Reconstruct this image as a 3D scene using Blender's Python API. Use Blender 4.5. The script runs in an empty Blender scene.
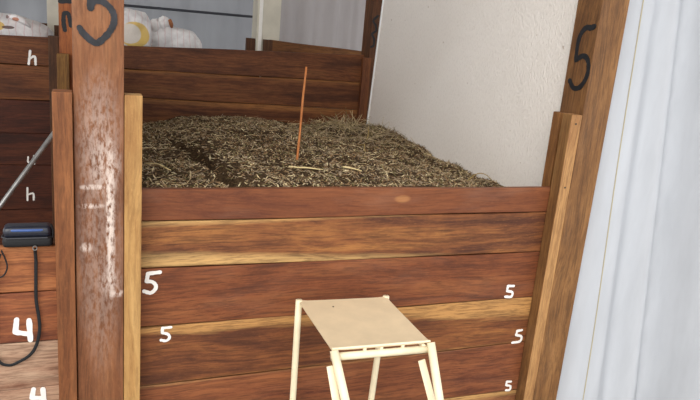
import bpy, bmesh, math, random
import numpy as np
from mathutils import Vector, Matrix, noise as mnoise

S = bpy.context.scene
COL = S.collection
random.seed(5)
RNG = np.random.default_rng(11)

# ------------------------------------------------------------------ helpers
def lin(c):
    return tuple(((v/255)/12.92 if v/255 <= .04045 else ((v/255+.055)/1.055)**2.4) for v in c) + (1,)

def link(o, parent=None):
    COL.objects.link(o)
    if parent: o.parent = parent
    return o

def tag(o, label, cat=None, group=None, kind=None):
    if label: o['label'] = label
    if cat: o['category'] = cat
    if group: o['group'] = group
    if kind: o['kind'] = kind
    return o

def empty(name, loc):
    o = bpy.data.objects.new(name, None); o.location = loc; o.empty_display_size = .05
    return link(o)

def mesh_obj(name, bm, mats, parent=None, loc=(0, 0, 0), smooth=False):
    """bm in world coordinates; loc becomes the origin"""
    bmesh.ops.translate(bm, verts=bm.verts, vec=-Vector(loc))
    me = bpy.data.meshes.new(name); bm.to_mesh(me); bm.free()
    for m in (mats if isinstance(mats, (list, tuple)) else [mats]): me.materials.append(m)
    if smooth:
        for p in me.polygons: p.use_smooth = True
    o = bpy.data.objects.new(name, me)
    if parent is not None:
        link(o, parent)
        wl = Vector(parent.location); q = parent.parent
        while q: wl += q.location; q = q.parent
        o.location = Vector(loc) - wl
    else:
        link(o); o.location = loc
    return o

def box_bm(x0, x1, y0, y1, z0, z1, bev=.002, seg=2):
    bm = bmesh.new()
    bmesh.ops.create_cube(bm, size=1)
    for v in bm.verts:
        v.co = ((x0 + x1)/2 + v.co.x*(x1-x0), (y0+y1)/2 + v.co.y*(y1-y0), (z0+z1)/2 + v.co.z*(z1-z0))
    if bev:
        bmesh.ops.bevel(bm, geom=list(bm.edges), offset=bev, segments=seg, affect='EDGES', profile=.6)
    return bm

def add_tube(bm, pts, r, n=10, cap=True, flat=None):
    """tube along pts; flat=(a,b) gives an elliptical / strap section"""
    pts = [Vector(p) for p in pts]
    rings = []
    ref = Vector((0, 1, 0))
    for i, p in enumerate(pts):
        t = (pts[min(i+1, len(pts)-1)] - pts[max(i-1, 0)]).normalized()
        rr = ref if abs(t.dot(ref)) < .95 else Vector((1, 0, 0))
        a = t.cross(rr).normalized(); b = t.cross(a).normalized()
        rad = r[i] if isinstance(r, (list, tuple)) else r
        ra, rb = (rad, rad) if flat is None else flat
        rings.append([bm.verts.new(p + a*ra*math.cos(2*math.pi*k/n) + b*rb*math.sin(2*math.pi*k/n)) for k in range(n)])
    for i in range(len(rings)-1):
        for k in range(n):
            bm.faces.new((rings[i][k], rings[i][(k+1) % n], rings[i+1][(k+1) % n], rings[i+1][k]))
    if cap:
        bm.faces.new(rings[0][::-1]); bm.faces.new(rings[-1])
    bmesh.ops.recalc_face_normals(bm, faces=bm.faces)
    return bm

def smooth_path(p, n=6):
    """Catmull-Rom through the points (tuples of any dimension)"""
    if len(p) < 3: return [tuple(q) for q in p]
    P = [np.array(q, float) for q in p]
    P = [2*P[0]-P[1]] + P + [2*P[-1]-P[-2]]
    out = []
    for i in range(1, len(P)-2):
        for k in range(n):
            t = k/n
            out.append(tuple(.5*((2*P[i]) + (-P[i-1]+P[i+1])*t + (2*P[i-1]-5*P[i]+4*P[i+1]-P[i+2])*t*t + (-P[i-1]+3*P[i]-3*P[i+1]+P[i+2])*t**3)))
    out.append(tuple(P[-2]))
    return out

def glyph(name, strokes, width, frame, mat, parent, thick=.0012, soft=True, label=None):
    if not soft: strokes = [[a, b] for st in strokes for a, b in zip(st, st[1:])]
    """brush strokes: strokes in plane coords (a,b); frame(a,b,d) -> world point, d = distance off the surface"""
    bm = bmesh.new()
    for si, s in enumerate(strokes):
        th = thick + .0005*si
        p = smooth_path(s) if soft else s
        # resample
        q = [np.array(v) for v in p]
        if len(q) == 2: q = [q[0] + (q[1]-q[0])*t for t in np.linspace(0, 1, 6)]
        L = []; Rr = []
        n = len(q)
        prev = None
        for i in range(n):
            t = q[min(i+1, n-1)] - q[max(i-1, 0)]
            t = t/max(np.linalg.norm(t), 1e-9); nn = np.array([-t[1], t[0]])
            w = width/2*(.88 + .24*random.random())
            L.append(q[i]+nn*w); Rr.append(q[i]-nn*w)
        t0 = (q[0]-q[1])/max(np.linalg.norm(q[0]-q[1]), 1e-9); t1 = (q[-1]-q[-2])/max(np.linalg.norm(q[-1]-q[-2]), 1e-9)
        e0 = q[0]+t0*width*.42; e1 = q[-1]+t1*width*.42
        top = [[bm.verts.new(frame(*c, th)) for c in row] for row in (L, Rr)]
        def cap(e, t, a, b):
            # rounded brush end between the two side vertices
            pts = []
            for k in range(1, 4):
                an = math.pi*k/4
                m = (a[1]+b[1])/2; hw = (a[1]-b[1])/2
                c = m + hw*math.cos(an) + t*np.linalg.norm(hw)*math.sin(an)
                pts.append(bm.verts.new(frame(*c, th)))
            bm.faces.new([a[0]] + pts + [b[0]])
        for i in range(n-1):
            bm.faces.new((top[0][i], top[0][i+1], top[1][i+1], top[1][i]))
        cap(e0, t0, (top[0][0], L[0]), (top[1][0], Rr[0])); cap(e1, t1, (top[0][-1], L[-1]), (top[1][-1], Rr[-1]))
    ext = bmesh.ops.extrude_face_region(bm, geom=list(bm.faces))
    org = Vector(frame(0, 0, 0)); off = Vector(frame(0, 0, thick-.0001)) - org
    for v in [g for g in ext['geom'] if isinstance(g, bmesh.types.BMVert)]: v.co -= off
    bmesh.ops.recalc_face_normals(bm, faces=bm.faces)
    c = sum((v.co for v in bm.verts), Vector())/len(bm.verts)
    o = mesh_obj(name, bm, mat, parent, c)
    if label: o['label'] = label
    return o

# ------------------------------------------------------------------ materials
class NT:
    def __init__(s, name):
        s.m = bpy.data.materials.new(name); s.m.use_nodes = True
        s.t = s.m.node_tree; s.n = s.t.nodes; s.p = s.n['Principled BSDF']; s.out = s.n['Material Output']
    def add(s, typ, **kw):
        n = s.n.new(typ)
        for k, v in kw.items():
            if k.startswith('i_'):
                key = k[2:]; key = int(key) if key.isdigit() else key.replace('_', ' ')
                n.inputs[key].default_value = v
            else: setattr(n, k, v)
        return n
    def l(s, a, b): s.t.links.new(a, b)
    def math(s, op, a, b=None, clamp=False):
        n = s.n.new('ShaderNodeMath'); n.operation = op; n.use_clamp = clamp
        for i, v in enumerate((a, b)):
            if v is None: continue
            if isinstance(v, (int, float)): n.inputs[i].default_value = v
            else: s.l(v, n.inputs[i])
        return n.outputs[0]
    def mix(s, fac, a, b):
        n = s.n.new('ShaderNodeMix'); n.data_type = 'RGBA'
        for i, v in ((0, fac), (6, a), (7, b)):
            if isinstance(v, (int, float, tuple)): n.inputs[i].default_value = v
            else: s.l(v, n.inputs[i])
        return n.outputs[2]
    def noise(s, vec, scale, detail=4, rough=.55, dist=0):
        n = s.add('ShaderNodeTexNoise', i_Scale=scale, i_Detail=detail, i_Roughness=rough, i_Distortion=dist)
        s.l(vec, n.inputs['Vector']); return n.outputs['Fac']
    def ramp(s, fac, stops):
        n = s.n.new('ShaderNodeValToRGB'); e = n.color_ramp.elements
        while len(e) < len(stops): e.new(.5)
        for el, (p, c) in zip(e, stops): el.position = p; el.color = c
        s.l(fac, n.inputs[0]); return n.outputs[0]
    def mapping(s, vec, scale=(1, 1, 1), loc=(0, 0, 0)):
        n = s.n.new('ShaderNodeMapping'); n.inputs['Scale'].default_value = scale; n.inputs['Location'].default_value = loc
        s.l(vec, n.inputs['Vector']); return n.outputs[0]
    def bump(s, h, strength=.3, dist=.002):
        n = s.add('ShaderNodeBump', i_Strength=strength, i_Distance=dist); s.l(h, n.inputs['Height']); s.l(n.outputs[0], s.p.inputs['Normal'])

def g01(v): return (v, v, v, 1)

def wood(name, base, dark, light, axis='X', sap=(), sapcol=(196, 150, 92), rough=.6, scuff=None, dust=.0, knots=(), knotcol=(172, 116, 80), streak=.5, fleck=.5):
    """sap: list of (side, thick at x=0, slope per metre, wobble): sapwood bands along a board's upper (+1) or lower (-1) edge,
    half height given as 5th value.  axis = grain direction."""
    k_ = .955; base, dark, light, sapcol, knotcol = [(q[0]*k_, q[1]*k_, q[2]*k_*(.87 if base[0] < 150 and q[0] < 175 else 1.0)) for q in (base, dark, light, sapcol, knotcol)]
    t = NT(name)
    tc = t.add('ShaderNodeTexCoord').outputs['Object']
    off = (random.uniform(-9, 9), random.uniform(-9, 9), random.uniform(-9, 9))
    def sc(a, c): return (a, c, c) if axis == 'X' else ((c, a, c) if axis == 'Y' else (c, c, a))
    # growth-ring figure: strongly stretched along the grain, warped
    warp = t.noise(t.mapping(tc, sc(.9, 2.6), off), 1.0, 3, .5)
    v = t.add('ShaderNodeVectorMath', operation='MULTIPLY_ADD')
    cmb = t.add('ShaderNodeCombineXYZ')
    for i in range(3): t.l(warp, cmb.inputs[i])
    t.l(cmb.outputs[0], v.inputs[0]); v.inputs[1].default_value = (.12, .12, .12); t.l(tc, v.inputs[2])
    figure = t.noise(t.mapping(v.outputs[0], sc(.9, 14), off), 1.0, 8, .66, .9)
    fine = t.noise(t.mapping(v.outputs[0], sc(9, 150), off), 1.0, 4, .7)
    broad = t.noise(t.mapping(tc, sc(1.6, 5), off), 1.0, 3, .6)
    blot = t.noise(t.mapping(tc, sc(5, 11), off), 1.0, 5, .7, .4)
    f = t.math('ADD', t.math('ADD', t.math('MULTIPLY', figure, .5), t.math('MULTIPLY', broad, .25)), t.math('MULTIPLY', blot, .25))
    col = t.ramp(f, [(.41, lin(dark)), (.5, lin(base)), (.61, lin(light))])
    lines = t.ramp(t.noise(t.mapping(v.outputs[0], sc(.7, 46), off), 1.0, 5, .65, 1.0), [(.5, g01(0)), (.68, g01(1))])
    col = t.mix(t.math('MULTIPLY', t.math('MULTIPLY', lines, streak), t.math('ADD', blot, .25)), col, lin(tuple(c*.6 for c in dark)))
    speck = t.noise(t.mapping(tc, sc(60, 170), off), 1.0, 3, .7)
    col = t.mix(t.math('MULTIPLY', t.ramp(speck, [(.55, g01(0)), (.75, g01(1))]), .14), col, lin(tuple(min(255, c*1.22+8) for c in light)))
    sep = t.add('ShaderNodeSeparateXYZ'); t.l(tc, sep.inputs[0])
    for (side, thick, slope, wob, half) in sap:
        z = sep.outputs[2] if axis == 'X' else sep.outputs[0]
        x = sep.outputs[0] if axis == 'X' else sep.outputs[2]
        edge = t.math('ADD', t.math('MULTIPLY', z, float(side)), -half + thick)   # >0 inside band
        edge = t.math('ADD', edge, t.math('MULTIPLY', x, slope))
        wn = t.noise(t.mapping(tc, sc(1.6, 22), off), 1.0, 5, .6, .5)
        edge = t.math('ADD', edge, t.math('MULTIPLY', t.math('SUBTRACT', wn, .5), wob))
        m = t.math('MULTIPLY', t.math('ADD', edge, .010), 48.0, clamp=True)
        sc_ = t.ramp(figure, [(.3, lin(tuple(c*.78 for c in sapcol))), (.55, lin(sapcol)), (.75, lin(tuple(min(255, c*1.08) for c in sapcol)))])
        col = t.mix(t.math('MULTIPLY', m, .92), col, sc_)
    for (kx, kz, rx, rz) in knots:
        d = t.math('ADD', t.math('POWER', t.math('ABSOLUTE', t.math('DIVIDE', t.math('SUBTRACT', sep.outputs[0], kx), rx)), 2.0),
                   t.math('POWER', t.math('ABSOLUTE', t.math('DIVIDE', t.math('SUBTRACT', sep.outputs[2], kz), rz)), 2.0))
        m = t.math('MULTIPLY', t.math('SUBTRACT', 1.35, t.math('ADD', d, t.math('MULTIPLY', fine, .9))), 1.6, clamp=True)
        col = t.mix(t.math('MULTIPLY', m, .85), col, lin(knotcol))
    col = t.mix(t.math('MULTIPLY', t.ramp(fine, [(.40, g01(1)), (.54, g01(0))]), fleck), col, lin(tuple(c*.7 for c in dark)))
    if dust:
        dn = t.ramp(t.noise(t.mapping(tc, sc(3, 9), off), 1.0, 6, .7), [(.5, g01(0)), (.78, g01(1))])
        col = t.mix(t.math('MULTIPLY', dn, dust), col, lin((190, 165, 145)))
    if scuff:
        for (cx, cz, rx, rz, amt) in scuff:
            d = t.math('ADD', t.math('POWER', t.math('ABSOLUTE', t.math('DIVIDE', t.math('SUBTRACT', sep.outputs[0], cx), rx)), 2.0),
                       t.math('POWER', t.math('ABSOLUTE', t.math('DIVIDE', t.math('SUBTRACT', sep.outputs[2], cz), rz)), 2.0))
            reg = t.math('SUBTRACT', 1.0, d, clamp=True)
            sn = t.ramp(t.noise(t.mapping(tc, (95, 95, 34), off), 1.0, 6, .75), [(.40, g01(0)), (.56, g01(1))])
            col = t.mix(t.math('MULTIPLY', t.math('MULTIPLY', reg, sn), amt), col, lin((214, 196, 184)))
    t.l(col, t.p.inputs['Base Color'])
    t.p.inputs['Roughness'].default_value = rough
    t.p.inputs['Specular IOR Level'].default_value = .3
    t.bump(t.math('ADD', fine, t.math('MULTIPLY', figure, .8)), .25, .0015)
    return t.m

def plain(name, col, rough=.5, metal=0, var=.06, scale=30, bump=0, spec=.4):
    t = NT(name)
    tc = t.add('ShaderNodeTexCoord').outputs['Object']
    n = t.noise(tc, scale, 4)
    a = tuple(c*(1-var*2) for c in col); b = tuple(min(255, c*(1+var)) for c in col)
    t.l(t.ramp(n, [(.3, lin(a)), (.7, lin(b))]), t.p.inputs['Base Color'])
    t.p.inputs['Roughness'].default_value = rough; t.p.inputs['Metallic'].default_value = metal
    t.p.inputs['Specular IOR Level'].default_value = spec
    if bump: t.bump(n, bump, .002)
    return t.m

def cloth(name, col, trans=.4, tint=None, rough=.8, scale=5.0):
    t = NT(name)
    tc = t.add('ShaderNodeTexCoord').outputs['Object']
    n = t.noise(t.mapping(tc, (3, 3, .6)), scale, 4)
    c = t.ramp(n, [(.3, lin(tuple(v*.95 for v in col))), (.7, lin(col))])
    t.l(c, t.p.inputs['Base Color']); t.p.inputs['Roughness'].default_value = rough
    t.p.inputs['Specular IOR Level'].default_value = .25
    tr = t.add('ShaderNodeBsdfTranslucent'); tr.inputs[0].default_value = lin(tint or col)
    mx = t.add('ShaderNodeMixShader'); mx.inputs[0].default_value = trans
    t.l(t.p.outputs[0], mx.inputs[1]); t.l(tr.outputs[0], mx.inputs[2]); t.l(mx.outputs[0], t.out.inputs[0])
    t.bump(t.noise(t.mapping(tc, (14, 14, 3)), 2.0, 4), .15, .01)
    return t.m

white_paint = plain('white_brush_paint', (236, 232, 226), .6, var=.03)
black_paint = plain('black_brush_paint', (24, 24, 26), .5, var=.25, scale=60)
grey_black_paint = plain('worn_black_paint', (40, 40, 44), .5, var=.25)

# ------------------------------------------------------------------ setting
floor_m = plain('concrete', (150, 146, 140), .85, var=.1, scale=6, bump=.3)
bm = box_bm(-5, 6, -4, 8, -.1, 0, 0)
tag(mesh_obj('floor', bm, floor_m), None, kind='structure')
shade_roof_m = plain('shade_roof_sheet', (205, 203, 198), .6, var=.04, scale=3)  # unseen roof, added to darken the back of the bays
bm = bmesh.new()
nx = 120
prev = None
for i in range(nx+1):
    x = -5 + 11*i/nx; z = 3.6 + .02*math.cos(i*math.pi*.5)
    row = [bm.verts.new((x, y, zz)) for y, zz in ((ROOF0 if False else .9, z), (8, z), (8, z+.03), (.9, z+.03))]
    if prev:
        for a in range(4):
            bm.faces.new((prev[a], prev[(a+1) % 4], row[(a+1) % 4], row[a]))
    else: bm.faces.new(row)
    prev = row
bm.faces.new(prev[::-1]); bmesh.ops.recalc_face_normals(bm, faces=bm.faces)
tag(mesh_obj('shade_roof', bm, shade_roof_m), None, kind='structure')

# white plastered partition on the right of the bay
t = NT('rough_white_plaster')
tc = t.add('ShaderNodeTexCoord').outputs['Object']
a = t.noise(t.mapping(tc, (1, 64, 36)), 1.6, 3, .6)
b = t.noise(tc, 1.2, 3)
col = t.ramp(b, [(.3, lin((234, 226, 217))), (.7, lin((242, 235, 227)))])
sp = t.ramp(t.noise(tc, 30, 3, .5), [(.725, g01(0)), (.77, g01(1))])
col = t.mix(t.math('MULTIPLY', sp, .55), col, lin((150, 118, 80)))
pits = t.ramp(a, [(.35, g01(1)), (.5, g01(0))])
col = t.mix(t.math('MULTIPLY', pits, .12), col, lin((170, 160, 150)))
t.l(col, t.p.inputs['Base Color']); t.p.inputs['Roughness'].default_value = .8; t.p.inputs['Specular IOR Level'].default_value = .2
t.bump(a, .8, .008)
def cut(bm):      # the far edge of the partition is not quite plumb
    for v in bm.verts:
        if v.co.y > 4: v.co.y -= .09*(v.co.z-1.0)
    return bm
wall = mesh_obj('wall_right', cut(box_bm(1.872, 1.93, 2.262, 4.345, 0, 3.2, 0)), t.m, None, (1.9, 3.3, 1.6)); tag(wall, None, kind='structure')
edge_m = plain('white_edge_strip', (246, 246, 244), .5, var=.01)
mesh_obj('edge_strip', cut(box_bm(1.866, 1.925, 4.345, 4.36, 0, 3.2, .001)), edge_m, wall, (1.9, 4.35, 1.6))

# plank divider between the two bays
div_m = wood('divider_wood', (118, 70, 44), (78, 44, 28), (140, 90, 58), 'Y')
bm = bmesh.new()
zz = [0, .24, .46, .69, .92, 1.17, 1.43]
for z0, z1 in zip(zz, zz[1:]):
    b2 = box_bm(-.008, .022, 2.272, 4.285, z0+.002, z1-.002, .002)
    me = bpy.data.meshes.new('t'); b2.to_mesh(me); b2.free(); bm.from_mesh(me); bpy.data.meshes.remove(me)
tag(mesh_obj('wall_left', bm, div_m, None, (0, 3.3, .7)), None, kind='structure')

# ------------------------------------------------------------------ planks
PY = 2.18                                   # front face of the front planks
def fp(x, z): return (x*.9909, 1.65-(1.65-z)*.9909)
def plank(x0, x1, yf, th, zl, zr, mat, label, group=None, bev=.003):
    """zl, zr = (bottom, top) at the left and right ends; slightly wavy edges"""
    n = 14
    bm = bmesh.new(); rows = []
    ph = random.uniform(0, 9)
    for i in range(n+1):
        u = i/n; x = x0+(x1-x0)*u
        zb = zl[0]+(zr[0]-zl[0])*u + .0015*math.sin(ph+u*9); zt = zl[1]+(zr[1]-zl[1])*u + .0015*math.sin(ph*2+u*11)
        c = bev
        sec = [(yf+c, zb), (yf, zb+c), (yf, zt-c), (yf+c, zt), (yf+th-c, zt), (yf+th, zt-c), (yf+th, zb+c), (yf+th-c, zb)]
        rows.append([bm.verts.new((x, y, z)) for y, z in sec])
    for a, b in zip(rows, rows[1:]):
        for k in range(8): bm.faces.new((a[k], a[(k+1) % 8], b[(k+1) % 8], b[k]))
    bm.faces.new(rows[0][::-1]); bm.faces.new(rows[-1]); bmesh.ops.recalc_face_normals(bm, faces=bm.faces)
    o = mesh_obj('wooden_plank', bm, mat, None, ((x0+x1)/2, yf+th/2, (zl[0]+zl[1]+zr[0]+zr[1])/4))
    return tag(o, label, 'plank', group)

red, rdark, rlight = (134, 74, 52), (92, 47, 36), (158, 96, 66)
FX0, FX1 = .113, 1.827
gz = .0015
def fpl(zl, zr): return ((fp(0, zl[0])[1]+gz, fp(0, zl[1])[1]-gz), (fp(0, zr[0])[1]+gz, fp(0, zr[1])[1]-gz))
FG = 'planks closing the front of the middle bay'
h = .082
specs = [
 ((.97, 1.083), (.974, 1.079), wood('front_wood_smooth', (126, 72, 48), (104, 56, 40), (138, 82, 57), 'X', streak=.22, knots=[(.14, .012, .04, .018)], dust=.1, fleck=.35),
  'smooth red-brown plank at the top of the front, under the compost edge'),
 ((.805, .97), (.796, .974), wood('front_wood_sapwood', (132, 80, 52), (88, 50, 38), (168, 112, 70), 'X', sap=[(-1, .016, -.052, .03, h), (1, -.004, -.022, .02, h)], sapcol=(205, 163, 104), streak=.75),
  'dark streaked plank with pale sapwood edges, second from the top of the front'),
 ((.588, .805), (.588, .796), wood('front_wood_red', (126, 70, 46), (92, 50, 36), (146, 88, 58), 'X', streak=.5, dust=.06),
  'reddish brown plank third from the top, white 5 at each end'),
 ((.36, .588), (.375, .588), wood('front_wood_gold_top', (126, 74, 48), (88, 50, 36), (156, 100, 62), 'X', sap=[(1, .052, .045, .11, .111), (-1, .004, .012, .02, .111)], sapcol=(192, 142, 84), streak=.55),
  'plank with a golden upper half and brown lower half directly behind the stool seat'),
 ((.145, .36), (.137, .375), wood('front_wood_brown', (132, 76, 53), (94, 50, 38), (152, 92, 63), 'X', streak=.5, sap=[(1, -.004, -.012, .02, .11)], dust=.05),
  'reddish brown plank behind the stool legs, one white 5 at its right end'),
 ((0.004, .145), (.004, .137), wood('front_wood_bottom', (150, 98, 62), (106, 64, 44), (186, 134, 84), 'X', sap=[(1, .03, 0, .04, .07)]),
  'pale topped lowest plank of the front, barely showing behind the stool legs'),
]
FP = []
for zl, zr, m, lab in specs:
    a, b = fpl(zl, zr); FP.append(plank(FX0, FX1, PY, .03, a, b, m, lab, FG))
def front(y): return lambda a, b, d: (a, y-d, b)
def ff(a, b, d): q = fp(a, b); return (q[0], PY-d, q[1])
GL = {'fA': (2, [[(0.231, 0.79), (0.192, 0.787), (0.188, 0.76), (0.209, 0.755), (0.219, 0.736), (0.203, 0.717), (0.18, 0.724)]], .013),
 'fB': (3, [[(0.272, 0.582), (0.243, 0.581), (0.242, 0.564), (0.262, 0.556), (0.267, 0.542), (0.256, 0.532), (0.239, 0.536)]], .010),
 'fC': (2, [[(1.694, 0.647), (1.663, 0.649), (1.663, 0.626), (1.69, 0.619), (1.688, 0.599), (1.657, 0.601)]], .011),
 'fD': (3, [[(1.774, 0.434), (1.749, 0.432), (1.747, 0.413), (1.775, 0.404), (1.772, 0.381), (1.732, 0.378)]], .011),
 'fE': (4, [[(1.761, 0.183), (1.738, 0.186), (1.737, 0.169), (1.76, 0.161), (1.76, 0.143), (1.74, 0.143)]], .010)}
def shp(s, c=(0, 0), k=1): return [(c[0]+(a-c[0])*k, c[1]+(b-c[1])*k) for a, b in s]
for k, (i, st, w) in GL.items(): glyph('painted_number', [st[0][:2], st[0][1:3], st[0][2:]], w, ff, white_paint, FP[i], label='white brush-painted 5 at the %s end' % ('left' if k in ('fA', 'fB') else 'right'))

# left bay, low front planks
LG = 'planks closing the front of the left bay'
LX0, LX1 = -1.75, -.045
LP = []
for zb, zt, m, lab in [
 (.743, .900, wood('left_wood_orange', (168, 104, 62), (128, 72, 44), (190, 124, 76), 'X', streak=.4), 'orange-brown top plank of the left bay under the black case'),
 (.568, .743, wood('left_wood_rust', (156, 92, 56), (112, 60, 40), (182, 116, 72), 'X', streak=.45), 'rust-brown plank with a white 4, second down in the left bay'),
 (.40, .568, wood('left_wood_beige', (178, 142, 116), (134, 92, 70), (196, 166, 138), 'X', streak=.6), 'pale beige-grey plank with a brown streak, below the strap loop'),
 (.20, .40, wood('left_wood_pale', (176, 138, 112), (136, 96, 74), (194, 160, 132), 'X', streak=.4), 'pale plank with a white 4 at the bottom of the photo'),
]:
    a = (fp(0, zb)[1]+gz, fp(0, zt)[1]-gz); LP.append(plank(LX0, LX1, PY, .03, a, a, m, lab, LG))
glyph('painted_number', [[(-0.212, 0.652), (-0.217, 0.608), (-0.175, 0.597)], [(-0.176, 0.647), (-0.174, 0.576)]], .017, ff, white_paint, LP[1], soft=False)
glyph('painted_number', [[(-0.17, 0.396), (-0.176, 0.365), (-0.142, 0.359)], [(-0.142, 0.393), (-0.138, 0.336)]], .015, ff, white_paint, LP[3], soft=False)

# back wall planks, both bays
BY = 4.415
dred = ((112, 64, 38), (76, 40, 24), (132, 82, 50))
def bw(n, sapl=(), c=dred): return wood(n, c[0], c[1], c[2], 'X', sap=sapl, sapcol=(150, 98, 60), streak=.5)
BGL = 'planks of the back wall in the left bay'
zs = [1.425, 1.271, 1.065, .863, .667, .385, .2, 0]
nm = ['top', 'second', 'third', 'fourth', 'fifth', 'sixth', 'lowest']
shaded_red = ((80, 38, 25), (54, 25, 17), (98, 52, 34))  # lower planks: the bay's shadow put into a darker wood colour
LB = []
for i in range(7):
    lab = '%s plank of the dark back wall in the left bay' % nm[i]
    if i == 0: lab = 'top plank of the left bay back wall, white mark like h near its end'
    if i == 3: lab = 'fourth plank down the left bay back wall, small white mark behind the pole'
    if i == 4: lab = 'fifth plank down the left bay back wall, white mark like h above the case'
    b = zs[i+1]; tp = zs[i]
    LB.append(plank(-1.9, -.15, BY, .03, (b+.0015, tp-.0015 - (.012 if i == 0 else 0)), (b+.0015, tp-.0015+(.016 if i == 0 else 0)), bw('back_left_wood', c=(dred if i < 2 else shaded_red)), lab, BGL))
bf = front(BY)
glyph('painted_number', [[(-0.296, 1.354), (-0.306, 1.278)], [(-0.303, 1.307), (-0.273, 1.324), (-0.269, 1.278)]], .013, bf, white_paint, LB[0])
glyph('painted_number', [[(-0.326, 0.718), (-0.327, 0.687), (-0.311, 0.681)], [(-0.293, 0.725), (-0.293, 0.675)]], .010, bf, white_paint, LB[3])
glyph('painted_number', [[(-0.336, 0.523), (-0.338, 0.444)], [(-0.337, 0.479), (-0.305, 0.487), (-0.303, 0.446)]], .011, bf, white_paint, LB[4])
BGR = 'planks of the back wall behind the compost'
for zl, zr, lab, sp in [
  ((1.281, 1.418), (1.282, 1.474), 'top plank of the back wall behind the compost', ()),
  ((1.112, 1.281), (1.088, 1.282), 'second plank down the back wall behind the compost, with a pale knotty face', [(1, .01, 0, .05, .088)]),
  ((.90, 1.112), (.90, 1.088), 'third plank down the back wall, half buried by the compost', [(1, .03, .01, .04, .1)])]:
    plank(.012, 1.825, BY, .03, (zl[0]+.0015, zl[1]-.0015), (zr[0]+.0015, zr[1]-.0015), bw('back_wood', sp), lab, BGR)
# ------------------------------------------------------------------ posts and battens
def vbox(name, x0, x1, y0, y1, z0, z1, m, parent, label=None, bev=.003):
    o = mesh_obj(name, box_bm(x0, x1, y0, y1, z0, z1, bev), m, parent, ((x0+x1)/2, (y0+y1)/2, (z0+z1)/2))
    if label: o['label'] = label
    return o
PZ = 3.55
def nails(parent, base, x, y, zs_):
    for z in zs_:
        mesh_obj('nail_head', add_tube(bmesh.new(), [(x, y-.001, z), (x, y+.004, z)], .004, 8), steel, parent, (x, y, z))
steel = plain('dull_steel', (70, 66, 62), .5, .8, var=.15)

# front left post
o = empty('wooden_post', (.04, 2.19, 0)); tag(o, 'thick wooden post left of the compost bay, big partial black 5 at its top', 'post', 'posts framing the front of the compost bay')
pm = wood('post_wood', (134, 84, 60), (106, 63, 44), (156, 106, 80), 'Z', streak=.3, fleck=.35, dust=.12,
          scuff=[(.032, -.78, .016, .30, 1.0), (.028, -.74, .010, .2, 1.0), (.02, -.60, .05, .10, .5), (-.02, -.665, .045, .010, .9), (-.025, -.725, .045, .010, .9), (-.04, -.86, .02, .02, .8), (.03, -.98, .04, .06, .4), (0, -.5, .075, .22, .28), (.0, -.85, .075, .5, .22), (.05, -1.02, .03, .015, .7)])
post = vbox('post_body', -.032, .1095, 2.12, 2.262, 0, PZ, pm, o)
bat_o = wood('batten_orange', (144, 90, 60), (116, 68, 44), (164, 108, 74), 'Z', streak=.25, fleck=.5)
bat_y = wood('batten_yellow', (184, 140, 84), (158, 112, 64), (200, 158, 100), 'Z', streak=.15, fleck=.3)
bat_d = wood('batten_brown', (124, 82, 54), (94, 60, 40), (146, 102, 68), 'Z', streak=.3)
vbox('batten', -.089, -.0345, 2.105, 2.177, 0, 1.398, bat_o, o, 'orange-brown batten on the left side')
vbox('batten', -.080, -.032, 2.212, 2.262, 0, 1.38, bat_d, o, 'brown rear batten on the left side')
vbox('batten', .111, .1635, 2.118, 2.177, 0, 1.396, bat_y, o, 'pale yellow batten on the right side')
vbox('batten', .1095, .15, 2.212, 2.262, 0, 1.38, bat_d, o, 'brown rear batten on the right side')
glyph('painted_number', [[(0.076, 1.733), (0.017, 1.722)], [(0.017, 1.722), (0.017, 1.645)], [(0.018, 1.640), (0.024, 1.656), (0.034, 1.662), (0.050, 1.66), (0.069, 1.647), (0.081, 1.626), (0.08, 1.6), (0.066, 1.573), (0.043, 1.548), (0.031, 1.543), (0.016, 1.551), (-0.003, 1.569), (-0.012, 1.583)]], .0185, front(2.12), grey_black_paint, o)

# front right post
o = empty('wooden_post', (1.897, 2.19, 0)); tag(o, 'wooden post beside the white curtain, black 5 on its inner face', 'post', 'posts framing the front of the compost bay')
pm = wood('post_wood_brown', (132, 91, 60), (102, 67, 43), (154, 110, 76), 'Z', streak=.35, dust=.06)
vbox('post_body', 1.832, 1.962, 2.12, 2.262, 0, PZ, pm, o)
bat_t = wood('batten_tan', (180, 134, 84), (154, 108, 66), (198, 152, 100), 'Z', streak=.2)
b_ = vbox('batten', 1.78, 1.8315, 2.12, 2.177, 0, 1.395, bat_t, o, 'tan front batten with a rough brown side, partly painted shade')
b_.data.materials.append(wood('batten_rough_shaded_side', (132, 92, 60), (104, 70, 46), (150, 110, 76), 'Z', streak=.3))  # rough side browner: own tone plus some shade put into the colour
for p_ in b_.data.polygons:
    if p_.normal.x < -.8: p_.material_index = 1
nails(b_, o.location, 1.806, 2.12, [1.36, 1.1])
vbox('batten', 1.802, 1.8325, 2.212, 2.264, 0, 1.39, wood('batten_rear', (140, 94, 60), (112, 72, 46), (160, 112, 74), 'Z', streak=.25), o, 'brown rear batten, its upper end shows above the planks')
glyph('painted_number', [[(2.140, 1.737), (2.165, 1.728)], [(2.145, 1.732), (2.185, 1.730), (2.210, 1.705), (2.219, 1.665), (2.214, 1.604)], [(2.214, 1.604), (2.172, 1.623), (2.14, 1.602), (2.133, 1.552), (2.159, 1.505), (2.198, 1.494), (2.229, 1.519)]], .021,
      lambda a, b, d: (1.832-d, a, b), black_paint, o)

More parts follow.
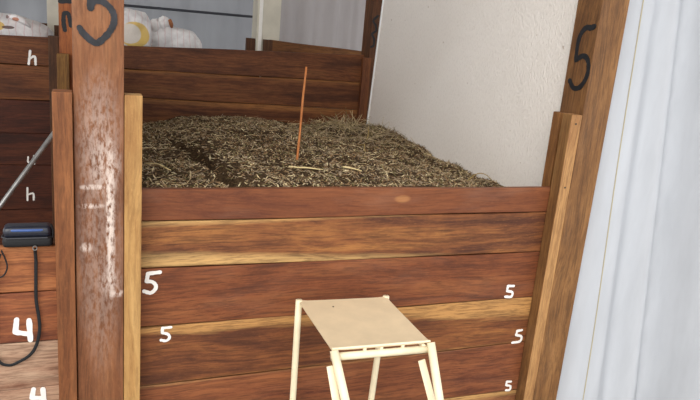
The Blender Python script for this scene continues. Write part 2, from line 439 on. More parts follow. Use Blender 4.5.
# back left post (behind the front left post)
o = empty('wooden_post', (-.06, 4.4, 0)); tag(o, 'back post seen just left of the big front post, black brush mark near its top', 'post', 'posts at the back wall')
pm2 = wood('back_post_wood', (168, 98, 52), (136, 74, 40), (188, 116, 66), 'Z', streak=.3)
vbox('post_body', -.135, .01, 4.30, 4.47, 0, PZ, pm2, o)
vbox('batten', -.148, -.082, 4.255, 4.2995, 0, 1.36, wood('batten_olive', (138, 98, 56), (110, 74, 42), (156, 114, 68), 'Z', streak=.3), o, 'olive-brown batten on the front')
vbox('batten', -.196, -.137, 4.36, 4.412, 0, 1.452, wood('batten_dark', (98, 62, 40), (72, 44, 28), (114, 76, 50), 'Z'), o, 'dark brown batten on the left side')
glyph('painted_number', [[(-0.125, 1.651), (-0.068, 1.656)], [(-0.103, 1.493), (-0.109, 1.54), (-0.105, 1.584), (-0.086, 1.589), (-0.077, 1.563), (-0.071, 1.52)]], .024, front(4.30), black_paint, o)

# back right post
o = empty('wooden_post', (1.94, 4.45, 0)); tag(o, 'dark back post at the far edge of the white wall, black painted marks', 'post', 'posts at the back wall')
pm3 = wood('back_post_dark', (108, 66, 42), (78, 46, 30), (128, 84, 54), 'Z', streak=.4)
vbox('post_body', 1.876, 2.02, 4.45, 4.6, 0, PZ, pm3, o)
vbox('batten', 1.808, 1.866, 4.375, 4.412, 0, 1.458, wood('batten_red', (128, 76, 48), (100, 56, 36), (148, 94, 60), 'Z'), o, 'red-brown batten on the front')
glyph('painted_number', [[(1.915, 1.745), (1.884, 1.712), (1.905, 1.682), (1.912, 1.645), (1.884, 1.62), (1.902, 1.59), (1.904, 1.545), (1.886, 1.532)]], .016, front(4.45), black_paint, o)

# ------------------------------------------------------------------ compost
def heap_z(x, y):
    u = np.clip((y-2.21)/2.2, 0, 1)
    back = np.interp(x, [.12, .33, .478, .667, .963, 1.171, 1.387, 1.643, 1.88], [.945, .943, .968, 1.0, 1.01, .978, .95, .985, 1.0])
    frontz = np.interp(x, [.12, 1.2, 1.5, 1.7, 1.9], [1.068, 1.072, 1.06, .985, .93])
    wallz = np.interp(y, [2.2, 2.6, 3.2, 3.8, 4.4], [.93, .972, .968, 1.012, 1.003])
    z = frontz*(1-u)+back*u + .04*np.sin(np.pi*u)*np.clip((1.6-x)/.6, 0, 1)
    w = np.clip((x-1.55)/.32, 0, 1)**1.5
    return z*(1-w)+wallz*w

def vnoise(x, y, s, seed=0):
    return np.array([mnoise.noise(Vector((a*s+seed, b*s-seed, seed*.7))) for a, b in zip(x.ravel(), y.ravel())]).reshape(x.shape)

def heap_full(x, y):
    z = heap_z(x, y) + .022*vnoise(x, y, 4.5, 3) + .010*vnoise(x, y, 14, 8)
    # dug furrow running to the front planks
    p0 = np.array([.40, 3.15]); p1 = np.array([.50, 2.22]); d = p1-p0; L2 = d@d
    tt = ((x-p0[0])*d[0]+(y-p0[1])*d[1])/L2
    tcl = np.clip(tt, 0, 1)
    dist = np.hypot(x-(p0[0]+tcl*d[0]), y-(p0[1]+tcl*d[1]))
    side = (x-p0[0])*d[1]-(y-p0[1])*d[0]
    z = z - .065*np.exp(-(dist/.024)**2)*np.clip(.35+.65*np.abs(np.sin(y*7+1.3)), 0, 1) + .03*np.exp(-((dist-.10)/.07)**2)*(side < 0)*np.clip(1-np.abs(tt-.4), 0, 1)
    # hay clump in the far right
    z = z + .035*np.exp(-(((x-1.55)/.22)**2+((y-4.0)/.28)**2))
    edge = np.minimum.reduce([np.clip((y-2.21)/.05, 0, 1)*0+1, np.ones_like(x)])
    # keep below the rim of the front planks right at the front
    rim = 1.0755
    lim = rim + np.clip((y-2.215)*.35, 0, .3)
    return np.minimum(z, lim)

X0, X1, Y0, Y1 = .0275, 1.868, 2.2145, 4.41
gx, gy = np.meshgrid(np.linspace(.168, 1.785, 130), np.linspace(2.275, 4.36, 150), indexing='ij')
# the base fills the bay to its planks, stepping round the battens at the two front corners
xs = np.linspace(.155, 1.797, 130); ys = np.linspace(Y0, 4.41, 150)
gx, gy = np.meshgrid(xs, ys, indexing='ij')
# behind the battens the rows widen to the wall and the divider
wide = np.clip((gy-2.268)/.02, 0, 1)
wr = wide*np.clip((4.372-gy)/.003, 0, 1)
uu = (gx-.155)/(1.797-.155)
left = .155 - .128*wide*np.clip((4.3-gy)/.003, 0, 1) ; left = np.where(gy > 4.3, .03, left)
right = 1.797 + .070*wr; right = np.where(gy > 4.37, 1.803, right)
gx = left + (right-left)*uu
gz_ = heap_full(gx, gy)
nX, nY = gx.shape
V = np.stack([gx, gy, gz_], -1).reshape(-1, 3)
F = []; FM = []
for i in range(nX-1):
    for j in range(nY-1):
        F.append((i*nY+j, (i+1)*nY+j, (i+1)*nY+j+1, i*nY+j+1)); FM.append(0)
ring = [i*nY for i in range(nX)] + [(nX-1)*nY+j for j in range(1, nY)] + [i*nY+nY-1 for i in range(nX-2, -1, -1)] + [j for j in range(nY-2, 0, -1)]
base = len(V)
bv = V[ring].copy(); bv[:, 2] = .002
V = np.concatenate([V, bv])
nr = len(ring)
for k in range(nr):
    F.append((ring[k], base+k, base+(k+1) % nr, ring[(k+1) % nr])); FM.append(0)
F.append(tuple(range(base+nr-1, base-1, -1))); FM.append(0)
# shredded chips and stalk bits lying on the surface
def chips(n, lmin, lmax, wmin, wmax, mats, probs, region=None, tilt=.35, lift=.003):
    global V
    if region is None:
        # denser towards the front where they show largest
        y = 2.235 + (4.36-2.235)*RNG.random(n)**1.15; x = .17 + (1.835-.17)*RNG.random(n)
    else:
        x = region[0]+region[2]*RNG.normal(size=n); y = region[1]+region[3]*RNG.normal(size=n)
        x = np.clip(x, .18, 1.855); y = np.clip(y, 2.25, 4.35)
    fp0 = np.array([.40, 3.15]); fd = np.array([.10, -.93]); ft = np.clip(((x-.40)*fd[0]+(y-3.15)*fd[1])/(fd@fd), 0, 1)
    fdist = np.hypot(x-.40-ft*fd[0], y-3.15-ft*fd[1])
    ok = ~((fdist < .02) & (RNG.random(n) < .65)) & ~((y < 2.29) & ((x < .19) | (x > 1.76)))
    x, y = x[ok], y[ok]; n = len(x)
    z = heap_full(x, y)
    L = lmin+(lmax-lmin)*RNG.random(n)**1.8; W = wmin+(wmax-wmin)*RNG.random(n)
    az = RNG.random(n)*2*np.pi; el = RNG.normal(size=n)*tilt
    d = np.stack([np.cos(az)*np.cos(el), np.sin(az)*np.cos(el), np.sin(el)], -1)
    s = np.stack([-np.sin(az), np.cos(az), RNG.normal(size=n)*.35], -1); s /= np.linalg.norm(s, axis=1)[:, None]
    nn = np.cross(d, s)
    c = np.stack([x, y, z + lift + .25*L*np.abs(np.sin(el))], -1)
    # keep clear of the planks
    ext = L/2*np.abs(d[:, 1]); c[:, 1] = np.clip(c[:, 1], 2.222+ext, 4.40-ext)
    ext = L/2*np.abs(d[:, 0]); c[:, 0] = np.clip(c[:, 0], .035+ext, 1.86-ext)
    bend = RNG.normal(size=n)*.12
    out = []
    mid = c + nn*(L*bend)[:, None]*.3
    for e, wf in ((-.5, .6), (0, 1), (.5, .5)):
        p = (mid if e == 0 else c) + d*(L*e)[:, None]
        for a in (0, 2.094, 4.189):
            out.append(p + s*(W*wf*.5*math.cos(a))[:, None] + nn*(W*wf*.32*math.sin(a))[:, None])
    out = np.stack(out, 1)                    # n,9,3
    b0 = len(V); V = np.concatenate([V, out.reshape(-1, 3)])
    pick = RNG.choice(mats, size=n, p=probs)
    for i in range(n):
        b = b0+i*9
        for r in (0, 3):
            for k in range(3):
                k2 = (k+1) % 3
                F.append((b+r+k, b+r+k2, b+r+3+k2, b+r+3+k)); FM.append(int(pick[i]))
        F.append((b+2, b+1, b)); F.append((b+6, b+7, b+8)); FM.extend([int(pick[i])]*2)
chips(27000, .008, .026, .003, .008, [1, 2, 3, 4, 5, 6], [.36, .29, .17, .07, .08, .03])
chips(1500, .025, .075, .0018, .0036, [2, 3, 4, 5, 6], [.2, .25, .3, .15, .1], tilt=.25, lift=.006)
chips(420, .06, .16, .0025, .0045, [3, 4, 5], [.3, .45, .25], region=(1.58, 3.95, .16, .24), tilt=.4, lift=.012)
chips(40, .08, .16, .0035, .006, [3, 4, 5], [.3, .5, .2], region=(1.62, 4.15, .10, .08), tilt=.6, lift=.03)
def chips_wall(n):
    global chips
    chips(n, .012, .04, .003, .007, [1, 2, 3, 4, 5], [.28, .3, .2, .12, .1], region=(1.85, 3.1, .02, .6), tilt=.4)
chips_wall(2200)
def dirt(name, a, b, scale=60):
    t = NT(name); tc = t.add('ShaderNodeTexCoord').outputs['Object']
    t.l(t.ramp(t.noise(tc, scale, 4, .7), [(.32, lin(a)), (.68, lin(b))]), t.p.inputs['Base Color'])
    t.p.inputs['Roughness'].default_value = .9; t.p.inputs['Specular IOR Level'].default_value = .1
    return t.m
cm = [dirt('compost_soil', (46, 35, 24), (86, 68, 47), 90), dirt('chip_dark', (60, 47, 36), (90, 72, 55)), dirt('chip_brown', (120, 94, 67), (148, 120, 88)),
      dirt('chip_grey', (146, 128, 104), (174, 154, 128)), dirt('chip_straw', (182, 160, 120), (206, 186, 146)), dirt('chip_olive', (102, 92, 62), (132, 120, 82)), dirt('chip_pale', (206, 188, 146), (228, 212, 172))]
NB = base+nr
me = bpy.data.meshes.new('compost_heap')
me.from_pydata((V - np.array([1, 3.3, 0])).tolist(), [], F)
for m in cm: me.materials.append(m)
me.polygons.foreach_set('material_index', FM); me.update()
o = link(bpy.data.objects.new('compost_heap', me)); o.location = (1, 3.3, 0)
tag(o, 'heap of shredded brown compost and straw filling the plank bay', 'compost', kind='stuff')

# single long stalks lying on the heap
pale = dirt('stalk_pale', (206, 182, 128), (228, 208, 160)); tanm = dirt('stalk_tan', (150, 126, 78), (178, 154, 100))
def stalk(p, q, r, m, label, arch=.02, kink=.01):
    pts = []
    for k in range(9):
        u = k/8; x = p[0]+(q[0]-p[0])*u; y = p[1]+(q[1]-p[1])*u
        z = float(heap_full(np.array([x]), np.array([y]))[0]) + .006 + arch*math.sin(math.pi*u)
        pts.append((x + kink*math.sin(u*5), y, z))
    bm = add_tube(bmesh.new(), pts, [r*(1-.35*k/8) for k in range(9)], 7)
    tag(mesh_obj('straw_stalk', bm, m, None, pts[0], True), label, 'straw', 'long straws lying on the compost')
stalk((.215, 2.60), (.30, 2.50), .0035, pale, 'pale straw stalk on the compost beside the yellow batten', .008, .004)
stalk((.77, 2.56), (.90, 2.50), .0038, pale, 'white-looking straw stalk lying below the foot of the upright stick', .006, .004)
stalk((.98, 2.50), (1.05, 2.455), .0035, pale, 'short pale straw lying right of the stick near the front plank', .004, 0)
stalk((1.735, 2.735), (1.855, 2.70), .0028, tanm, 'thin curved stalk arching at the right end of the compost', .045, .0)
stalk((1.40, 3.35), (1.34, 3.08), .0035, tanm, 'greenish straw lying before the hay clump at the far right', .015)
stalk((1.56, 3.62), (1.70, 3.95), .0032, tanm, 'straw bent against the foot of the white wall', .035)

# thin upright stick
sx, sy = .847, 2.70
zb = float(heap_full(np.array([sx]), np.array([sy]))[0])
stick_m = wood('stick_wood', (196, 122, 66), (168, 96, 48), (212, 142, 84), 'Z')
pts = [(sx-.006, sy-.012, zb-.03)] + [(sx+(.873-sx)*u+.001*math.sin(u*7), sy+.04*u, zb+(1.474-zb)*u) for u in np.linspace(0, 1, 9)]
o = mesh_obj('thin_stick', add_tube(bmesh.new(), pts, [.0055]*4+[.005]*4+[.0045]*2, 8), stick_m, None, (sx, sy, zb), True)
tag(o, 'thin orange-brown stick standing upright in the compost', 'stick')

# ------------------------------------------------------------------ stool
cream = plain('cream_enamel', (236, 222, 188), .4, var=.02, scale=25)
seat_m = plain('worn_tan_enamel', (216, 194, 160), .5, var=.02, scale=12)
st = empty('step_stool', (.86, 1.7, 0)); tag(st, 'cream metal step stool with flat tan seat in front of the planks', 'stool')
BL, BR, FR, FL = (.697, 2.084), (1.028, 2.065), (1.02, 1.701), (.69, 1.713)
ZS = .700
bm = bmesh.new()
n = 10
grid = {}
for i in range(n+1):
    for j in range(n+1):
        u, v = i/n, j/n
        x = (FL[0]*(1-u)+FR[0]*u)*(1-v)+(BL[0]*(1-u)+BR[0]*u)*v
        y = (FL[1]*(1-u)+FR[1]*u)*(1-v)+(BL[1]*(1-u)+BR[1]*u)*v
        corner = (abs(2*u-1)*abs(2*v-1))**8
        grid[i, j] = bm.verts.new((x, y, ZS - .003*math.sin(math.pi*u)*math.sin(math.pi*v) + .003*corner))
fs = [bm.faces.new((grid[i, j], grid[i+1, j], grid[i+1, j+1], grid[i, j+1])) for i in range(n) for j in range(n)]
ex = bmesh.ops.extrude_face_region(bm, geom=fs)
for v in [g for g in ex['geom'] if isinstance(g, bmesh.types.BMVert)]: v.co.z -= .004
bmesh.ops.recalc_face_normals(bm, faces=bm.faces)
seat = mesh_obj('seat', bm, seat_m, st, (.86, 1.89, ZS)); seat['label'] = 'tan sheet metal seat'
rv_m = plain('rivet_dark', (70, 55, 45), .5, .5)
for x, y in ((.803, 2.018),):
    mesh_obj('rivet', add_tube(bmesh.new(), [(x, y, ZS-.006), (x, y, ZS+.0005)], .003, 8), rv_m, seat, (x, y, ZS))
ZR = .676
def c3(p, z): return (p[0], p[1], z)
frame = bmesh.new()
add_tube(frame, [c3(FL, ZR), c3(FR, ZR)], .0125, 10)
add_tube(frame, [c3(BL, ZR+.01), c3(BR, ZR+.01)], .0105, 10)
add_tube(frame, [(FL[0]+.018, FL[1], ZR+.008), (BL[0]+.018, BL[1], ZR+.010)], .008, 10)
add_tube(frame, [(FR[0]-.018, FR[1], ZR+.008), (BR[0]-.018, BR[1], ZR+.010)], .008, 10)
mesh_obj('seat_frame', frame, cream, st, (.86, 1.71, ZR), True)
for u in (.33, .5, .72):
    x, y = FL[0]*(1-u)+FR[0]*u, FL[1]*(1-u)+FR[1]*u
    mesh_obj('spacer', add_tube(bmesh.new(), [(x, y+.004, ZR), (x, y+.004, ZS-.003)], .006, 8), cream, st, (x, y, ZR))
bm = bmesh.new(); add_tube(bm, [c3(FL, ZS+.003), c3(FR, ZS+.003)], .004, 8); 
mesh_obj('rolled_edge', bm, cream, seat, (.86, 1.70, ZS))
def leg(top, low, z1, nm='leg', r=.0148, flat=None, zt=None):
    """from top through low, down to the floor"""
    T, Lw = Vector(top), Vector(low); d = (Lw-T)/(T.z-Lw.z)
    foot = T + d*(T.z-.004)
    start = T - d*0
    return mesh_obj(nm, add_tube(bmesh.new(), [start + (foot-start)*k/6 for k in range(7)], r, 10, flat=flat), cream, st, foot, flat is None)
leg((FL[0]+.005, FL[1]-.004, ZS+.0), (.716, 1.636, .572), 0, r=.0138)
leg((FR[0]+.001, FR[1]-.004, ZS+.0), (1.026, 1.608, .545), 0, r=.0138)
leg((BL[0], BL[1], ZS+.004), (.706, 2.098, .295), 0, r=.0122)
leg((BR[0], BR[1], ZS+.004), (1.024, 2.09, .257), 0, r=.0122)
leg((.684, 1.700, .654), (.694, 1.655, .564), 0, 'step_rail', flat=(.0125, .004))
leg((.997, 1.700, .639), (1.027, 1.655, .517), 0, 'step_rail', flat=(.0125, .004))
# step between the rails, low down
for z, nm in ((.33, 'step'),):
    k = (.654-z)
    yL = 1.70-.5*k; yR = 1.70-.369*(.639-z)
    xl = .68+.0833*k; xr = .997+.246*(.639-z)
    bm = bmesh.new()
    vs = [bm.verts.new(p) for p in ((xl, yL-.09, z), (xr, yR-.13, z), (xr, yR+.03, z), (xl, yL+.07, z))]
    bm.faces.new(vs); e = bmesh.ops.extrude_face_region(bm, geom=list(bm.faces))
    for v in [g for g in e['geom'] if isinstance(g, bmesh.types.BMVert)]: v.co.z -= .012
    bmesh.ops.recalc_face_normals(bm, faces=bm.faces)
    mesh_obj(nm, bm, seat_m, st, (xl, yL, z))

# ------------------------------------------------------------------ camera case with its strap
case = empty('camera_case', (-.175, 2.19, .907)); tag(case, 'small black zipped case with a wrist strap, lying on the left bay front planks', 'case')
navy = plain('case_nylon', (24, 28, 42), .3, var=.15, scale=200, bump=.1, spec=.6)
blk = plain('case_black', (22, 22, 24), .6, var=.2, scale=200, bump=.2)
CZ = fp(0, .9)[1]+.0005
def rbox(x0, x1, y0, y1, z0, z1, r):
    return box_bm(x0, x1, y0, y1, z0, z1, r, 5)
mesh_obj('case_body', rbox(-.240, -.098, 2.16, 2.225, CZ, CZ+.034, .014), blk, case, (-.175, 2.19, CZ), True)
mesh_obj('lid', rbox(-.238, -.100, 2.162, 2.223, CZ+.028, CZ+.066, .0185), navy, case, (-.175, 2.19, CZ+.05), True)['label'] = 'dark navy glossy lid'
bm = bmesh.new()
for zz_ in (CZ+.0315,):
    P = [(-.2405, 2.20), (-.2405, 2.176), (-.225, 2.1585), (-.113, 2.1585), (-.0975, 2.176), (-.0975, 2.20)]
    add_tube(bm, [(a, b, zz_) for a, b in P], .003, 8)
mesh_obj('zipper', bm, plain('zip_grey', (58, 58, 62), .4, .4), case, (-.175, 2.157, CZ+.03))
mesh_obj('blue_sheen', add_tube(bmesh.new(), [(-.228, 2.172, CZ+.053), (-.21, 2.1655, CZ+.055), (-.17, 2.1645, CZ+.055), (-.13, 2.1655, CZ+.055), (-.112, 2.172, CZ+.053)], .0045, 8), plain('blue_sheen', (64, 92, 150), .35), case, (-.17, 2.165, CZ+.055), True)  # sky's blue reflection on the glossy lid, built as a coloured band
bm = bmesh.new(); add_tube(bm, [(-.105+.008*math.cos(a), 2.172, CZ+.045+.026*math.sin(a)) for a in np.linspace(-1.5, 1.5, 9)], .003, 8)
mesh_obj('side_loop', bm, blk, case, (-.1, 2.17, CZ+.045))
bm = bmesh.new()
add_tube(bm, [(-.149+.006*math.cos(a), 2.156, CZ+.0+.007*math.sin(a)) for a in np.linspace(0, 2*math.pi, 11)], .0018, 6)
mesh_obj('strap_ring', bm, plain('clip_steel', (170, 168, 165), .3, .9), case, (-.15, 2.156, CZ))
bm = bmesh.new(); add_tube(bm, [(-.149, 2.1585, CZ-.004), (-.149, 2.1655, CZ-.020), (-.148, 2.167, CZ-.044)], .005, 8)
mesh_obj('strap_clip', bm, blk, case, (-.15, 2.16, CZ-.02))
sp_ = [(-.148, .855), (-.150, .79), (-.151, .719), (-.145, .66), (-.144, .614), (-.155, .561), (-.176, .527), (-.212, .505), (-.236, .498), (-.262, .512), (-.276, .555), (-.272, .65), (-.268, .76), (-.258, .84), (-.247, .885)]
P3 = [(a, 2.168 if b < .87 else 2.158, fp(0, b)[1]) for a, b in smooth_path(sp_, 6)]
mesh_obj('wrist_strap', add_tube(bmesh.new(), P3, .004, 8, flat=(.0052, .0016)), blk, case, (-.15, 2.17, .7))
P3 = [(a, 2.166, fp(0, b)[1]) for a, b in smooth_path([(-.243, .893), (-.232, .86), (-.229, .835), (-.240, .81), (-.262, .80)], 6)]
mesh_obj('pull_cord', add_tube(bmesh.new(), P3, .0025, 8), blk, case, (-.24, 2.166, .85))

# grey metal rod leaning in the left bay
rod = mesh_obj('metal_pole', add_tube(bmesh.new(), [(-.89, 2.8, .008), (-.024, 2.8, 1.286)], .0095, 12), plain('grey_pipe', (150, 150, 148), .35, .6, var=.08), None, (-.89, 2.8, 0), True)
tag(rod, 'grey metal pole leaning diagonally inside the dark left bay', 'pole')

# ------------------------------------------------------------------ behind the back wall
def curtain(name, x0, x1, y, z0, z1, mat, label, amp=.03, wl=.28, seed=0, slant=0, edge_flat=0, nz=24, nx=150, cat='curtain', bulge=0, fan=0):
    bm = bmesh.new(); g = []
    rs = random.Random(seed)
    ph = [rs.uniform(0, 6.28) for _ in range(6)]
    for i in range(nx+1):
        u = i/nx; s = x0+(x1-x0)*u; row = []
        for j in range(nz+1):
            v = j/nz; z = z0+(z1-z0)*v
            k = 2*math.pi/wl
            drift = .03*math.sin(v*2.2+ph[0])
            sf = x0 + (s-x0)/(1+fan*max(0, 1.9-z))
            f = math.sin(k*(sf+drift)+ph[1]) + .55*math.sin(k*1.73*(sf-drift*.6)+ph[2]) + .3*math.sin(k*3.1*(sf+drift*.4)+ph[3])
            f = math.copysign(abs(f)**.8, f)
            a = amp*(.75+.5*math.sin(v*3+ph[4]))*min(1, (edge_flat and max(.12, (abs(s-x0))/edge_flat)) or 1)
            row.append(bm.verts.new((s, y + slant*(s-x0) + a*f + bulge*math.sin(math.pi*v), z)))
        g.append(row)
    for i in range(nx):
        for j in range(nz): bm.faces.new((g[i][j], g[i+1][j], g[i+1][j+1], g[i][j+1]))
    o = mesh_obj(name, bm, mat, None, ((x0+x1)/2, y, z0), True)
    tag(o, label, cat)
    return o
right_c = curtain('curtain', 1.966, 3.9, 2.185, .012, 3.5, cloth('white_sheet', (191, 194, 199), .12, (190, 195, 203)), 'white curtain hanging in soft folds to the right of the post', .085, .34, 21, edge_flat=.42, nx=300, slant=-.28, fan=.40)
from mathutils.bvhtree import BVHTree
cv = right_c.data
tree = BVHTree.FromPolygons([v.co + right_c.location for v in cv.vertices], [tuple(p.vertices) for p in cv.polygons])
pts = []
for z in np.linspace(.06, 3.4, 90):
    x = 2.115-.034*z + .003*math.sin(z*4)
    hit = tree.ray_cast(Vector((x, 0, z)), Vector((0, 1, 0)))[0]
    pts.append((x, hit.y-.0012, z))
bm = add_tube(bmesh.new(), pts, .0024, 6)
hs = mesh_obj('hem_seam', bm, cloth('seam_thread', (186, 176, 148), .1), right_c, (2.045, 2.17, .1))
curtain('curtain', -3.0, 1.48, 6.2, .02, 3.5, cloth('grey_blue_sheet', (158, 159, 162), .25, (158, 160, 164)), 'pale blue-grey sheet hanging behind the sacks', .02, .5, 9)
curtain('curtain', 1.548, 4.2, 5.7, .02, 3.5, cloth('grey_pink_sheet', (168, 161, 159), .25, (174, 167, 165), rough=.42), 'pinkish grey plastic sheet at the back beside the white wall', .012, .22, 12)
rail = mesh_obj('curtain_rail', add_tube(bmesh.new(), [(-3.0, 6.05, 1.660), (1.40, 6.05, 1.668)], .011, 10), plain('rail_dark', (64, 66, 74), .5), None, (0, 6.05, 1.66), True)
tag(rail, 'thin dark horizontal rail crossing before the blue-grey sheet', 'rail')

col_m = plain('cream_column_paint', (206, 199, 182), .6, var=.03, scale=8)
dkw = wood('rear_batten', (88, 54, 36), (62, 38, 26), (104, 68, 46), 'Z')
o = empty('cream_column', (1.28, 5.1, 0)); tag(o, 'cream column behind the middle of the back wall', 'column', 'cream columns behind the back wall')
vbox('column_body', 1.195, 1.372, 5.02, 5.18, 0, PZ, col_m, o)
vbox('batten', 1.128, 1.194, 5.04, 5.08, 0, 1.51, dkw, o, 'dark brown batten on the left')
vbox('batten', 1.245, 1.31, 4.975, 5.019, 0, 1.51, dkw, o, 'dark brown batten on the front')
vbox('corner_strip', 1.207, 1.233, 5.008, 5.0195, 0, 3.3, plain('white_strip', (238, 234, 226), .5, var=.01), o, 'whiter strip down the front left corner')
o = empty('cream_column', (-.19, 5.1, 0)); tag(o, 'cream column at the upper left between the printed sack and the back post', 'column', 'cream columns behind the back wall')
vbox('column_body', -.228, -.10, 5.02, 5.18, 0, PZ, col_m, o)
vbox('batten', -.285, -.2285, 5.04, 5.08, 0, 1.50, dkw, o, 'dark brown batten on the left')
vbox('batten', -.185, -.125, 4.975, 5.0195, 0, 1.495, dkw, o, 'dark brown batten on the front')
rw = bw('rear_bin_wood', c=((126, 80, 48), (92, 54, 34), (146, 98, 60)))
plank(1.30, 2.35, 4.985, .03, (1.20, 1.510), (1.16, 1.466), rw, 'sloping plank standing behind the back wall, right of the cream column', 'planks of the rear bay')
# rear compost the sacks lie on
bm = bmesh.new(); nxx, nyy = 60, 24; g = []
for i in range(nxx+1):
    row = []
    for j in range(nyy+1):
        x = -1.6+2.70*i/nxx; y = 4.475+.52*j/nyy
        row.append(bm.verts.new((x, y, 1.335+.008*mnoise.noise(Vector((x*5, y*5, 2))))))
    g.append(row)
for i in range(nxx):
    for j in range(nyy): bm.faces.new((g[i][j], g[i+1][j], g[i+1][j+1], g[i][j+1]))
ex = bmesh.ops.extrude_face_region(bm, geom=list(bm.faces))
for v in [q for q in ex['geom'] if isinstance(q, bmesh.types.BMVert)]: v.co.z = .002
bmesh.ops.recalc_face_normals(bm, faces=bm.faces)
tag(mesh_obj('compost_heap', bm, cm[0], None, (-.2, 4.7, 0)), 'compost behind the back wall carrying the white sacks', 'compost', kind='stuff')

# ------------------------------------------------------------------ sacks
def sack_mat(name, patches=(), stripe=(190, 120, 120)):
    t = NT(name)
    tc = t.add('ShaderNodeTexCoord').outputs['Object']
    n = t.noise(tc, 14, 4)
    col = t.ramp(n, [(.3, lin((196, 192, 192))), (.65, lin((232, 229, 228)))])
    w = t.add('ShaderNodeTexWave', i_Scale=7.5, i_Distortion=3.0, i_Detail=2.0, i_Detail_Scale=1.2); w.bands_direction = 'X'
    t.l(tc, w.inputs['Vector'])
    m = t.ramp(w.outputs['Fac'], [(.93, g01(0)), (.985, g01(1))])
    col = t.mix(t.math('MULTIPLY', m, .28), col, lin(stripe))
    sep = t.add('ShaderNodeSeparateXYZ'); t.l(tc, sep.inputs[0])
    for (cx, cz, rx, rz, c) in patches:
        d = t.math('ADD', t.math('POWER', t.math('ABSOLUTE', t.math('DIVIDE', t.math('SUBTRACT', sep.outputs[0], cx), rx)), 2.0),
                   t.math('POWER', t.math('ABSOLUTE', t.math('DIVIDE', t.math('SUBTRACT', sep.outputs[2], cz), rz)), 2.0))
        mm = t.math('MULTIPLY', t.math('SUBTRACT', 1.1, t.math('ADD', d, t.math('MULTIPLY', n, .3))), 8, clamp=True)
        col = t.mix(t.math('MULTIPLY', mm, .9), col, lin(c))
    t.l(col, t.p.inputs['Base Color']); t.p.inputs['Roughness'].default_value = .55; t.p.inputs['Specular IOR Level'].default_value = .3
    t.bump(t.noise(tc, 30, 4, .6), .5, .008)
    return t.m

def sack(center, size, mat, label, seed, pinch=None, zfloor=1.33, pw=.8):
    bm = bmesh.new(); bmesh.ops.create_uvsphere(bm, u_segments=48, v_segments=32, radius=1)
    for v in bm.verts:
        p = v.co.copy()
        q = Vector([math.copysign(abs(c)**pw, c) for c in p])
        f = 1 + .10*mnoise.noise(p*1.7+Vector((seed, 0, 0))) + .05*mnoise.noise(p*4.5+Vector((0, seed, 0)))
        ang = math.atan2(p.y, p.x)
        fold = 0
        if pinch:
            dv = p - Vector(pinch).normalized(); dd = dv.length
            a2 = math.atan2(dv.z, dv.x)
            fold = .045*math.sin(a2*11+seed)*math.exp(-dd*1.3)
        f += fold
        co = Vector((q.x*size[0]*f, q.y*size[1]*f, q.z*size[2]*f))
        if pinch:
            pv = Vector([math.copysign(abs(c)**pw, c) for c in Vector(pinch).normalized()])
            pv = Vector((pv.x*size[0], pv.y*size[1], pv.z*size[2]))
            k = math.exp(-((co-pv).length/(.35*min(size)))**2)
            co += pv*.30*k
        w = Vector(center)+co
        if w.z < zfloor+.012: w.z = zfloor+.012+ (w.z-zfloor-.012)*.03
        v.co = w
    o = mesh_obj('filled_sack', bm, mat, None, center, True)
    return tag(o, label, 'sack', 'white sacks on the back wall')

s1 = sack((.565, 4.835, 1.430), (.19, .135, .120), sack_mat('sack_white'), 'plump white sack with a tied neck, right of the yellow-print sack', 2.0, pinch=(-.15, -.3, .85))
def knot(parent, pts, r, m, nm, label=None):
    o_ = mesh_obj(nm, add_tube(bmesh.new(), pts, r, 12), m, parent, pts[0], True)
    if label: o_['label'] = label
    return o_
sm = s1.data.materials[0]
bm = bmesh.new()
for (c, r, sd) in (((.445, 4.775, 1.542), (.045, .035, .05), 1), ((.50, 4.765, 1.570), (.042, .035, .045), 2), ((.43, 4.79, 1.50), (.035, .03, .04), 3)):
    b2 = bmesh.new(); bmesh.ops.create_uvsphere(b2, u_segments=20, v_segments=14, radius=1)
    for v in b2.verts:
        f = 1+.3*mnoise.noise(v.co*2.2+Vector((sd*3, 0, 0)))
        v.co = Vector(c)+Vector((v.co.x*r[0]*f, v.co.y*r[1]*f, v.co.z*r[2]*f))
    me_ = bpy.data.meshes.new('t'); b2.to_mesh(me_); b2.free(); bm.from_mesh(me_); bpy.data.meshes.remove(me_)
mesh_obj('gathered_neck', bm, sm, s1, (.44, 4.66, 1.54), True)
knot(s1, [(.530, 4.715, 1.598), (.541, 4.71, 1.568), (.545, 4.715, 1.546)], [.011, .014, .008], plain('tie_brown', (150, 92, 52), .6), 'tie', 'brown tie at the neck')
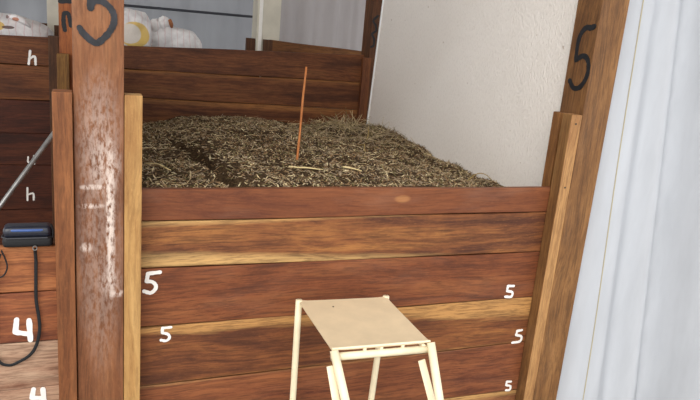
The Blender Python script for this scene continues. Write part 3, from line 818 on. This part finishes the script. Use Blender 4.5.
s2 = sack((.278, 4.595, 1.494), (.132, .095, .150), sack_mat('sack_yellow_print', [(.02, -.005, .095, .085, (214, 178, 84)), (-.01, .0, .07, .065, (212, 206, 200))]), 'upright white sack end with a yellow print, beside the big front post', 6.0, pinch=(.1, -.9, .3), pw=.9)
s3 = sack((-.52, 4.70, 1.425), (.335, .16, .125), sack_mat('sack_colour_print', [(.035, .055, .05, .03, (204, 168, 84)), (.10, .05, .035, .010, (92, 66, 62)), (.02, .098, .03, .010, (120, 84, 72)), (.22, -.02, .07, .007, (140, 138, 146)), (.10, -.045, .06, .008, (140, 138, 148)), (.29, -.05, .035, .018, (196, 178, 84))]), 'flattened white sack with coloured print at the upper left corner', 11.0, pinch=None, pw=.85)
knot(s3, [(-.43, 4.60, 1.535), (-.385, 4.585, 1.535), (-.345, 4.58, 1.520), (-.30, 4.58, 1.485)], [.010, .019, .017, .006], sack_mat('sack_fold', [(.05, -.01, .02, .012, (186, 120, 88)), (.0, 0, .015, .012, (110, 80, 72))]), 'folded_flap')

# ------------------------------------------------------------------ light
w = bpy.data.worlds.new('World'); S.world = w; w.use_nodes = True
bg = w.node_tree.nodes['Background']; bg.inputs[0].default_value = (.97, .98, 1.0, 1); bg.inputs[1].default_value = 1.0
S.view_settings.view_transform = 'Standard'; S.view_settings.look = 'None'; S.view_settings.gamma = 1; S.view_settings.use_curve_mapping = False
S.view_settings.exposure = .82
sun = bpy.data.lights.new('Sun', 'SUN'); sun.energy = 1.15; sun.angle = math.radians(50); sun.color = (1, .96, .9)
so = link(bpy.data.objects.new('Sun', sun)); so.location = (-2, -3, 5)
so.rotation_euler = Vector((.55, .7, -.62)).to_track_quat('-Z', 'Y').to_euler()

# ------------------------------------------------------------------ camera
M = [[0.9296069085119021, -0.35813668846180885, 0.08700062082855138], [-0.011466167991424553, -0.26404996806048786, -0.9644408438877151], [0.3683741611982802, 0.8955533075952904, -0.24956912993517216]]
r, d, f = (Vector(v) for v in M)
cam = bpy.data.cameras.new('Camera'); co = link(bpy.data.objects.new('Camera', cam))
mat = Matrix((r, -d, -f)).transposed().to_4x4(); mat.translation = (0, 0, 1.65)
co.matrix_world = mat
cam.sensor_width = 36; cam.lens = 36*665.96/700; cam.clip_start = .05
S.camera = co
